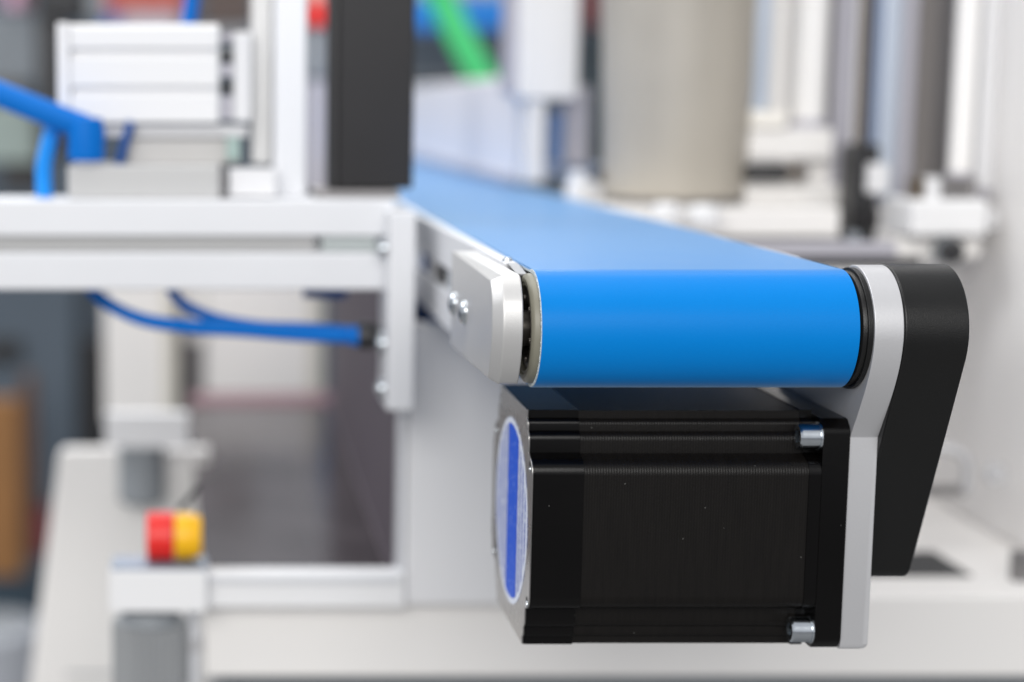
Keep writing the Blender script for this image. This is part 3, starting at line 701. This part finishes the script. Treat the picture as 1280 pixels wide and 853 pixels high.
bb = thing('black_slide_block', q(1082, 305, 500), 'tall black slide block below the threaded spindle', 'block')
part('slide_body', MB().px(1066, 180, 1098, 304, 500, 26), M_DARK, bb, 1.5)
part('slide_plate', MB().px(1085, 205, 1112, 242, 494, 5), M_GREYW, bb, 1)
part('slide_nub', MB().lathe([(0.01, -5), (4, -5), (5.5, 0), (0.01, 0)], q(1065, 297, 496), 'y', 24), M_STEEL, bb)
part('slide_step', MB().px(1076, 262, 1100, 286, 494, 5), M_POST, bb, 1)
wb = thing('rod_holder', q(990, 240, 530), 'white holder block at the feet of the cream and white rods', 'block')
part('holder_cap', MB().px(938, 138, 985, 160, 528, 30), mat('ivory', (0.86, 0.83, 0.77), 0.45), wb, 1.5)
part('holder_body', MB().px(936, 161, 1042, 200, 532, 40), M_WHITEW, wb, 2)
part('holder_base', MB().px(930, 232, 1062, 296, 534, 50), M_WHITEW, wb, 2)
part('holder_web', MB().px(1004, 198, 1046, 234, 545, 30), M_WHITEW, wb, 1)
lv = thing('clamp_lever', q(960, 225, 528), 'short black clamp lever with a brown end on the white holder', 'lever')
part('lever_grip', MB().lathe([(0.01, 0), (5.5, 0), (6.4, 3), (6.4, 26), (5, 28), (0.01, 28)], q(932, 216, 528), 'x', 24), M_DARK, lv)
part('lever_end', MB().lathe([(0.01, 28.2), (4.5, 28.2), (4.5, 36), (0.01, 36)], q(932, 216, 528), 'x', 24), M_BROWN, lv)
part('lever_tip', MB().lathe([(0.01, 36.2), (5.2, 36.2), (5.2, 41), (0.01, 41)], q(932, 216, 528), 'x', 24), M_TAUPE, lv)
wc = thing('bearing_housing', q(1185, 295, 450), 'white bearing housing block under the dark pair of profiles', 'block')
part('housing_body', MB().px(1140, 250, 1236, 296, 450, 50), M_WHITE, wc, 3)
part('housing_lug', MB().px(1236, 262, 1248, 288, 462, 20), M_GREYW, wc, 2)
for (a, b, m) in ((1143, 1155, M_BROWN), (1158, 1176, M_GREYW), (1180, 1196, M_TAUPE), (1200, 1222, M_TAUPE)):
    part('housing_stud', MB().px(a, 222, b, 249, 462, 14), m, wc, 0.8)
part('housing_back', MB().px(1120, 297, 1226, 322, 466, 30), M_WHITEW, wc, 1)
kb = thing('clamping_star_grip', q(1186, 330, 440), 'dark round grip under the white bearing housing', 'grip')
part('knob_face', MB().lathe([(0.01, -8), (6, -8), (7.5, -6), (7.5, 0), (0.01, 0)], q(1187, 314, 452), 'y', 32), M_DARK, kb)
part('knob_collar', MB().lathe([(0.01, .2), (9, .2), (9, 6), (0.01, 6)], q(1187, 314, 452), 'y', 32), M_GREY, kb)

# ------------------------------------------------------------------ far things in the hall
def far(name, label, cat, boxes, Y, bev=4, group=None):
    x0 = min(b[1] for b in boxes); y1 = max(b[4] for b in boxes)
    t = thing(name, q(x0, y1, Y), label, cat, group)
    for (pn, a, b_, c_, d_, m, dy, dep) in boxes:
        part(pn, MB().px(a, b_, c_, d_, Y + dy, dep), m, t, bev)
    return t
far('hall_rack', 'dark blue grey rack filling the background at the left under the beam', 'rack',
    [('rack_side', -30, 340, 96, 860, M_WALL, 0, 300), ('rack_back', 97, 340, 140, 600, mat('slate', (0.07, 0.09, 0.115), 0.6), 60, 200), ('dark_opening', 97, 424, 131, 640, M_DARK, 30, 25), ('dark_slot', -30, 424, 26, 452, M_DARK, -12, 10),
     ('lower_shelf', -30, 716, 46, 776, mat('deep slate blue', (0.035, 0.06, 0.085), 0.5), -14, 12)], 2300)
far('orange_board', 'orange brown board leaning at the left edge', 'board', [('board_face', -20, 500, 26, 722, M_ORANGE, 0, 30), ('board_edge', 28, 470, 44, 700, mat('dark brown', (0.10, 0.05, 0.03), 0.6), 5, 30)], 2100)
far('dark_red_can', 'dark red can behind the white housing at the left', 'can', [('can_body', 44, 636, 62, 694, mat('dark red', (0.16, 0.02, 0.03), 0.5), 0, 40), ('can_lid', 46, 630, 60, 635, M_DARK, 2, 36)], 2050)
gt = thing('grey_drum', q(0, 853, 1800), 'pale grey drum at the lower left corner', 'drum')
part('drum_body', MB().lathe([(0.01, -260), (75, -260), (75, 0), (68, 8), (0.01, 8)], q(-10, 785, 1880), 'z', 48), mat('pale grey drum', (0.42, 0.44, 0.48), 0.5), gt)
part('drum_lid', MB().lathe([(0.01, 8.2), (60, 8.2), (56, 12), (0.01, 12)], q(-10, 785, 1880), 'z', 48), M_GREY, gt)
far('sage_cabinet', 'pale sage green cabinet behind the blue fitting at the left edge', 'cabinet', [('cabinet_face', -40, 132, 46, 204, M_SAGE, 0, 120), ('cabinet_foot', 2, 206, 46, 240, M_DARK, 4, 80)], 1600)
far('grey_machine', 'grey machine in the far upper left corner', 'machine', [('machine_face', -40, 18, 46, 104, mat('machine grey', (0.17, 0.19, 0.21), 0.5), 0, 150), ('brown_base', -40, 106, 22, 130, mat('brown base', (0.13, 0.10, 0.08), 0.6), 4, 120), ('pink_lamp', 8, -20, 24, 10, mat('pink plastic', (0.75, 0.45, 0.60), 0.5), -30, 20), ('red_cap', 25, -20, 38, 12, M_MAROON, -26, 20)], 2000)
far('dark_pump', 'nearly black pump unit behind the left end of the pneumatic cylinder', 'pump', [('pump_body', 46, 14, 76, 200, M_DARK, 0, 120), ('pump_head', 46, -40, 106, 24, mat('charcoal', (0.012, 0.013, 0.016), 0.5), -10, 100), ('pump_flank', 107, -40, 126, 26, M_GREY, 0, 100)], 1500, 6)
far('red_machine', 'red and grey machine far behind the pneumatic cylinder', 'machine', [('red_hood', 128, -40, 232, 14, mat('faded red', (0.50, 0.09, 0.06), 0.5), 0, 200), ('grey_belly', 150, 15, 226, 60, M_LILAC, 6, 180), ('blue_tray', 124, 15, 148, 60, mat('dull blue', (0.05, 0.15, 0.45), 0.5), 4, 100), ('dark_flank', 252, -40, 318, 34, mat('umber', (0.10, 0.07, 0.06), 0.6), 10, 150), ('grey_foot', 252, 35, 318, 60, M_GREY, 12, 150)], 2600)
far('red_lamp', 'small red beacon between the upright and the black post', 'lamp', [('beacon_cap', 378, 5, 420, 34, M_RED, 0, 40), ('beacon_base', 378, -40, 420, 4, mat('salmon', (0.85, 0.40, 0.34), 0.5), 2, 40), ('beacon_stem', 378, 35, 420, 98, M_GREY, 4, 30), ('beacon_post', 380, 99, 420, 245, M_LILAC, 6, 30)], 900)
far('blue_bin', 'bright blue bin on a far shelf behind the green hose', 'bin', [('bin_front', 500, 4, 650, 36, mat('bin blue', (0.0, 0.22, 0.72), 0.45), 0, 150), ('bin_rim', 498, -4, 652, 3, mat('bin rim', (0.10, 0.35, 0.75), 0.5), -4, 160), ('bin_content', 505, -60, 645, -5, M_LILAC, 20, 120)], 2400)
far('maroon_bin', 'maroon bin at the top between the white post and the beige column', 'bin', [('bin_front', 715, -60, 790, 32, M_MAROON, 0, 150), ('bin_rim', 713, -66, 792, -61, M_RED, -3, 156)], 2400)
far('grey_shelf', 'dark grey shelf unit filling the hall behind the green hose', 'shelf', [('shelf_front', 480, 40, 800, 240, mat('shelf grey', (0.085, 0.105, 0.125), 0.55), 0, 200), ('shelf_edge', 480, 96, 640, 100, M_GREY, -6, 5), ('shelf_post', 742, -40, 764, 240, mat('dark teal', (0.035, 0.06, 0.07), 0.5), -10, 8)], 2700)
gh = part('green_hose', MB().tube([q(528, -60, 1500), q(553, 0, 1500), q(580, 55, 1495), q(606, 104, 1490), q(630, 150, 1485)], 17), M_GREEN)
tag(gh, 'thick bright green hose slanting down behind the side guide', 'hose')
